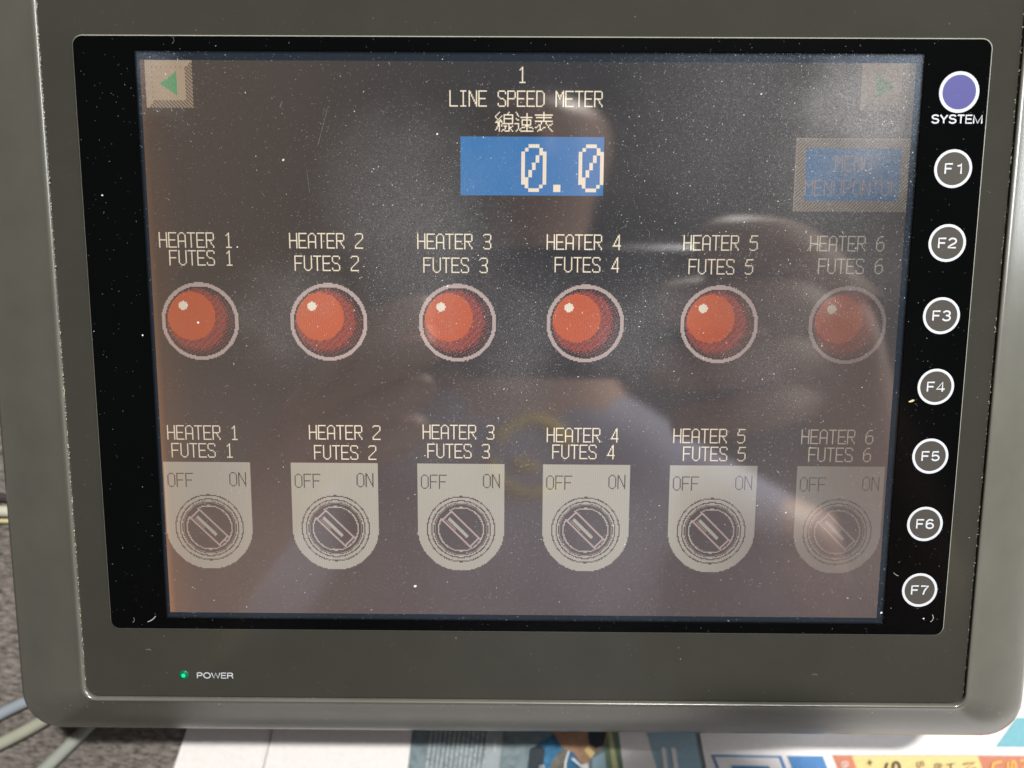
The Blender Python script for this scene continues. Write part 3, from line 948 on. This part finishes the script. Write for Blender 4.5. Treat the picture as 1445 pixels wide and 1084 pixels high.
npl('8', 158.2, -162.6, 2.6, 3.0, P_INK, pg3, -80, D+.35)
npl('H', 163.0, -163.0, 3.2, 3.8, P_INK, pg3, -80, D+.35)
npl('N', 170.0, -162.6, 3.4, 5.4, P_INK, pg3, -80, D+.35, 0.03)
npl('U', 180.5, -162.8, 4.6, 4.6, P_YLETTER, pg3, -75, D+.35, 0.05)
npl('S', 185.9, -162.2, 4.6, 3.6, P_YLETTER, pg3, -75, D+.35, 0.05)
npl('N', 190.8, -161.4, 4.0, 3.6, P_YLETTER, pg3, -75, D+.35, 0.05)

# ------------------------------------------------------------------ cables
def cable_mat(name, c):
    return plastic(name, c, 0.38, 0.5, var=0.07, scale=80)
def cable(pts, r, mat, label, group=None):
    P = [Vector(V(*p)) for p in pts]
    # Catmull-Rom through the points
    C_ = []
    Q = [P[0]*2-P[1]]+P+[P[-1]*2-P[-2]]
    for i in range(1, len(Q)-2):
        for k in range(10):
            t = k/10
            C_.append(0.5*((2*Q[i])+(-Q[i-1]+Q[i+1])*t+(2*Q[i-1]-5*Q[i]+4*Q[i+1]-Q[i+2])*t*t+(-Q[i-1]+3*Q[i]-3*Q[i+1]+Q[i+2])*t**3))
    C_.append(P[-1])
    m = MB(); n = 14; loops = []
    for i, c in enumerate(C_):
        d = (C_[min(i+1, len(C_)-1)]-C_[max(i-1, 0)]).normalized()
        a = d.cross(Vector((0, 0, 1))).normalized(); b_ = a.cross(d)
        loops.append([tuple(c+(a*math.cos(2*math.pi*k/n)+b_*math.sin(2*math.pi*k/n))*r*MM) for k in range(n)])
    k0 = len(loops[0])
    for L_ in loops: m.v += L_
    for a in range(len(loops)-1):
        for i in range(k0):
            j = (i+1) % k0
            m.f.append((a*k0+i, a*k0+j, (a+1)*k0+j, (a+1)*k0+i)); m.m.append(0)
    m.f.append(tuple(range(k0))); m.m.append(0)
    m.f.append(tuple((len(loops)-1)*k0+i for i in reversed(range(k0)))); m.m.append(0)
    o = m.build('cable', mat, None, smooth=True)
    tag(o, label, 'cable')
    return o
zc = -58
cable([(-260, -172, zc+2.2), (-225, -160, zc+2.2), (-194, -143.5, zc+2.2), (-182, -137.4, zc+2.2), (-166, -127, zc+2.2), (-152.5, -112.0, zc+2.2)], 2.15,
      cable_mat('blue_grey_cable_sheath', (0.27, 0.31, 0.35)), 'blue-grey cable entering under the lower left corner, uppermost of the three thick ones')
cable([(-262, -190, zc+2.4), (-228, -172, zc+2.4), (-195, -155.5, zc+2.4), (-179.4, -146.7, zc+2.4), (-163, -136, zc+2.4), (-140, -116.0, zc+2.4)], 2.35,
      cable_mat('greenish_cream_cable_sheath', (0.33, 0.335, 0.27)), 'greenish cream cable between the blue-grey one and the one nearest the newspaper')
cable([(-214, -196, zc+2.4), (-190, -175, zc+2.4), (-178.3, -164.2, zc+2.4), (-163.4, -149.4, zc+2.4), (-150, -136, zc+2.4), (-128, -116, zc+2.4)], 2.35,
      cable_mat('pale_grey_cable_sheath', (0.31, 0.33, 0.295)), 'pale grey-green cable coming out nearest to the white newspaper page')
cable([(-240, -57, zc+1.6), (-210, -59.5, zc+1.6), (-187, -60.6, zc+1.6), (-170, -64, zc+1.6), (-152.5, -66, zc+1.6)], 1.5,
      cable_mat('dark_purple_cable_sheath', (0.05, 0.035, 0.045)), 'thin dark cable at the left edge above the cream cable')
cable([(-240, -69, zc+2.2), (-210, -67, zc+2.2), (-187.6, -65.6, zc+2.2), (-170, -68.5, zc+2.2), (-152.5, -70.5, zc+2.2)], 2.1,
      cable_mat('light_cream_cable_sheath', (0.48, 0.46, 0.38)), 'light cream cable at the left edge below the dark cable')
cable([(-240, -76, zc+1.0), (-210, -71.5, zc+1.0), (-187.9, -69.6, zc+1.0), (-170, -73, zc+1.0), (-152.5, -75, zc+1.0)], 0.95,
      cable_mat('yellowish_wire_sheath', (0.50, 0.45, 0.25)), 'thin yellowish wire just below the light cream cable at the left edge')

# ------------------------------------------------------------------ the photographer leaning over with a phone (shows only as a reflection)
M_SKIN = plastic('skin', (0.62, 0.40, 0.29), 0.5, 0.4, var=0.10, scale=30)
M_SHIRT = plastic('grey_blue_shirt', (0.38, 0.38, 0.46), 0.85, 0.2, var=0.15, scale=22)
M_HAIR = plastic('dark_hair', (0.012, 0.009, 0.007), 0.9, 0.05)
M_PHONE = plastic('dark_phone_shell', (0.022, 0.026, 0.034), 0.3, 0.4)
M_YELLOW = plastic('yellow_shirt_print', (0.80, 0.60, 0.06), 0.8, 0.2)
M_GLASS = plastic('black_lens_glass', (0.01, 0.01, 0.012), 0.05, 0.8)

def skin_mesh(name, verts, edges, radii, mat, parent, sub=2, root=0):
    me = bpy.data.meshes.new(name)
    me.from_pydata([v for v in verts], edges, [])
    o = bpy.data.objects.new(name, me); COL.objects.link(o)
    sk = o.modifiers.new('skin', 'SKIN'); sk.use_smooth_shade = True
    if not me.skin_vertices: me.skin_vertices.new()
    for i, r in enumerate(radii):
        d = me.skin_vertices[0].data[i]
        d.radius = r if isinstance(r, tuple) else (r, r)
        d.use_root = (i == root)
    ss = o.modifiers.new('sub', 'SUBSURF'); ss.levels = ss.render_levels = sub
    dg = bpy.context.evaluated_depsgraph_get()
    m2 = bpy.data.meshes.new_from_object(o.evaluated_get(dg), depsgraph=dg)
    bpy.data.objects.remove(o)
    m2.materials.clear(); m2.materials.append(mat)
    m2.polygons.foreach_set('use_smooth', [True]*len(m2.polygons))
    m2.name = name
    o = bpy.data.objects.new(name, m2); COL.objects.link(o); o.parent = parent
    return o

class Sk:
    def __init__(self): self.v = []; self.e = []; self.r = []
    def add(self, p, r, prev=None):
        self.v.append(p); self.r.append(r)
        if prev is not None: self.e.append((prev, len(self.v)-1))
        return len(self.v)-1
    def chain(self, pts, start):
        k = start
        for p, r in pts: k = self.add(p, r, k)
        return k
body = Sk()
hz = 0.30
pelvis = body.add((0.0, -0.62, 0.42), (0.15, 0.11))
waist = body.add((0.0, -0.50, 0.50), (0.135, 0.095), pelvis)
chest = body.add((0.0, -0.33, 0.62), (0.155, 0.105), waist)
upper = body.add((0.0, -0.17, 0.71), (0.13, 0.085), chest)
neck = body.add((0.015, -0.04, 0.765), 0.052, upper)
skull = body.add((0.018, 0.06, 0.785), 0.062, neck)
head = body.add((0.020, 0.14, 0.780), (0.068, 0.085), skull)
brow = body.add((0.022, 0.205, 0.775), (0.060, 0.078), head)
nose = body.add((0.020, 0.150, 0.695), (0.016, 0.014), head)
body.add((0.020, 0.128, 0.676), (0.017, 0.012), nose)
body.add((0.102, 0.145, 0.785), (0.012, 0.022), head); body.add((-0.062, 0.145, 0.785), (0.012, 0.022), head)
hands = {}
# right arm (image right)
rs = body.add((0.17, -0.22, 0.68), 0.052, upper)
re_ = body.add((0.31, -0.24, 0.44), 0.046, rs)
rw = body.add((0.215, -0.090, 0.330), 0.032, re_)
rp = body.add((0.182, -0.024, 0.304), (0.040, 0.022), rw)
ls = body.add((-0.17, -0.22, 0.68), 0.052, upper)
le = body.add((-0.30, -0.30, 0.46), 0.040, ls)
lw = body.add((-0.175, -0.150, 0.335), 0.027, le)
lp = body.add((-0.125, -0.085, 0.312), (0.034, 0.018), lw)
person = empty('person', (0.0, -0.62, 0.0))
tag(person, 'person in a grey-blue shirt leaning over the panel, holding up a dark phone', 'person')
def pfix(o):
    o.matrix_parent_inverse = Matrix.Translation(-Vector(person.location)); return o
# fingers
for y0, y1, xt, r in ((.024, .036, .092, .0160), (-.002, .004, .072, .0165), (-.028, -.030, .070, .0155), (-.050, -.060, .082, .0135)):
    body.chain([((0.166, y0, 0.292), r*.95), ((0.140, (y0+y1)/2+.004, 0.272), r), ((0.5*(0.14+xt)-.006, y1, 0.268), r*.95), ((xt, y1-.002, 0.278), r*.78)], rp)
body.chain([((0.152, -0.034, 0.328), 0.0140), ((0.122, -0.012, 0.326), 0.0125), ((0.100, -0.002, 0.320), 0.0100)], rp)
for dy, ln in ((0.036, .95), (0.014, 1.08), (-0.008, 1.0), (-0.030, .84)):
    body.chain([((-0.112+dy*.2, -0.066+dy*0.85, 0.292), 0.0120), ((-0.088, -0.052+dy, 0.280), 0.0115), ((-0.066, -0.042+dy, 0.280), 0.0105), ((-0.066+0.018*ln, -0.036+dy, 0.288), 0.0088)], lp)
body.chain([((-0.105, -0.050, 0.322), 0.0125), ((-0.078, -0.028, 0.320), 0.0110), ((-0.050, -0.016, 0.314), 0.0090)], lp)
bodyo = pfix(skin_mesh('body', body.v, body.e, body.r, M_SKIN, person, 2, pelvis))
sh = Sk()
a = sh.add((0.0, -0.64, 0.405), (0.165, 0.125)); b_ = sh.add((0.0, -0.50, 0.50), (0.150, 0.110), a)
c_ = sh.add((0.0, -0.33, 0.62), (0.170, 0.118), b_); d_ = sh.add((0.0, -0.15, 0.712), (0.150, 0.108), c_); sh.add((0.01, -0.085, 0.745), (0.09, 0.075), d_)
for sgn, sx_, el in ((1, rs, (0.27, -0.252, 0.50)), (-1, ls, (-0.28, -0.288, 0.50))):
    q = sh.add((sgn*0.17, -0.22, 0.68), 0.066, d_); sh.add(el, 0.060, q)
shirt = pfix(skin_mesh('shirt', sh.v, sh.e, sh.r, M_SHIRT, person, 2, 0))
hr = Sk()
a = hr.add((0.018, 0.05, 0.815), 0.064); b_ = hr.add((0.02, 0.14, 0.822), (0.076, 0.088), a); hr.add((0.022, 0.225, 0.800), (0.070, 0.070), b_)
pfix(skin_mesh('hair', hr.v, hr.e, hr.r, M_HAIR, person, 2, 0))
# yellow emblem on the chest: a broken ring with an inner stroke, slightly proud of the cloth
def tube_mesh(name, pts, r, mat, parent):
    s_ = Sk(); k = None
    for p in pts: k = s_.add(p, r, k)
    return skin_mesh(name, s_.v, s_.e, s_.r, mat, parent, 1, 0)
from mathutils.bvhtree import BVHTree
_dg = bpy.context.evaluated_depsgraph_get()
_bv = BVHTree.FromObject(shirt, _dg)
for a0, a1, ru, rv in ((10, 160, 11, 10), (185, 320, 12, 12), (205, 300, 5, 4)):
    pts = []
    for i in range(9):
        a = math.radians(a0+(a1-a0)*i/8)
        o_ = Vector((-0.002, 0.0256, -0.181)); tgt = Vector(((2+ru*math.cos(a))*MM, (-30+rv*math.sin(a))*MM, H0*MM))
        hit = _bv.ray_cast(o_, (tgt-o_).normalized())[0]
        if hit is not None and hit.z > 0.3: pts.append(tuple(hit))
    if len(pts) > 2: pfix(tube_mesh('shirt_print', pts, 0.0065, M_YELLOW, person))

# smartphone held above the panel
ph = MB()
X0, X1, Y0_, Y1_ = -38, 122, -42, 34
zlow = 242.0
def rr3(g, z): return rrect(X0+g, Y0_+g, X1-g, Y1_-g, 9-g, z, 6)
ph.loft([rr3(1.6, zlow), rr3(.5, zlow+.6), rr3(0, zlow+1.8), rr3(0, zlow+6), rr3(.5, zlow+7.4), rr3(1.6, zlow+8)], cap_start=True, cap_end=True)
phone = empty('smartphone', V(42, -4, zlow))
tag(phone, 'dark smartphone held level above the touch screen by both hands', 'phone')
o = ph.build('phone_body', M_PHONE, phone, smooth=False); o.matrix_parent_inverse = Matrix.Translation(-Vector(phone.location))
for cx, cy, r in ((12, 24, 3.4), (26, 24, 3.4)):
    l = MB(); l.loft([circle(cx, cy, r, zlow+0.1, 32), circle(cx, cy, r, zlow-1.2, 32), circle(cx, cy, r*.7, zlow-1.25, 32)], cap_end=True)
    o = l.build('lens', M_GLASS, phone); o.matrix_parent_inverse = Matrix.Translation(-Vector(phone.location))
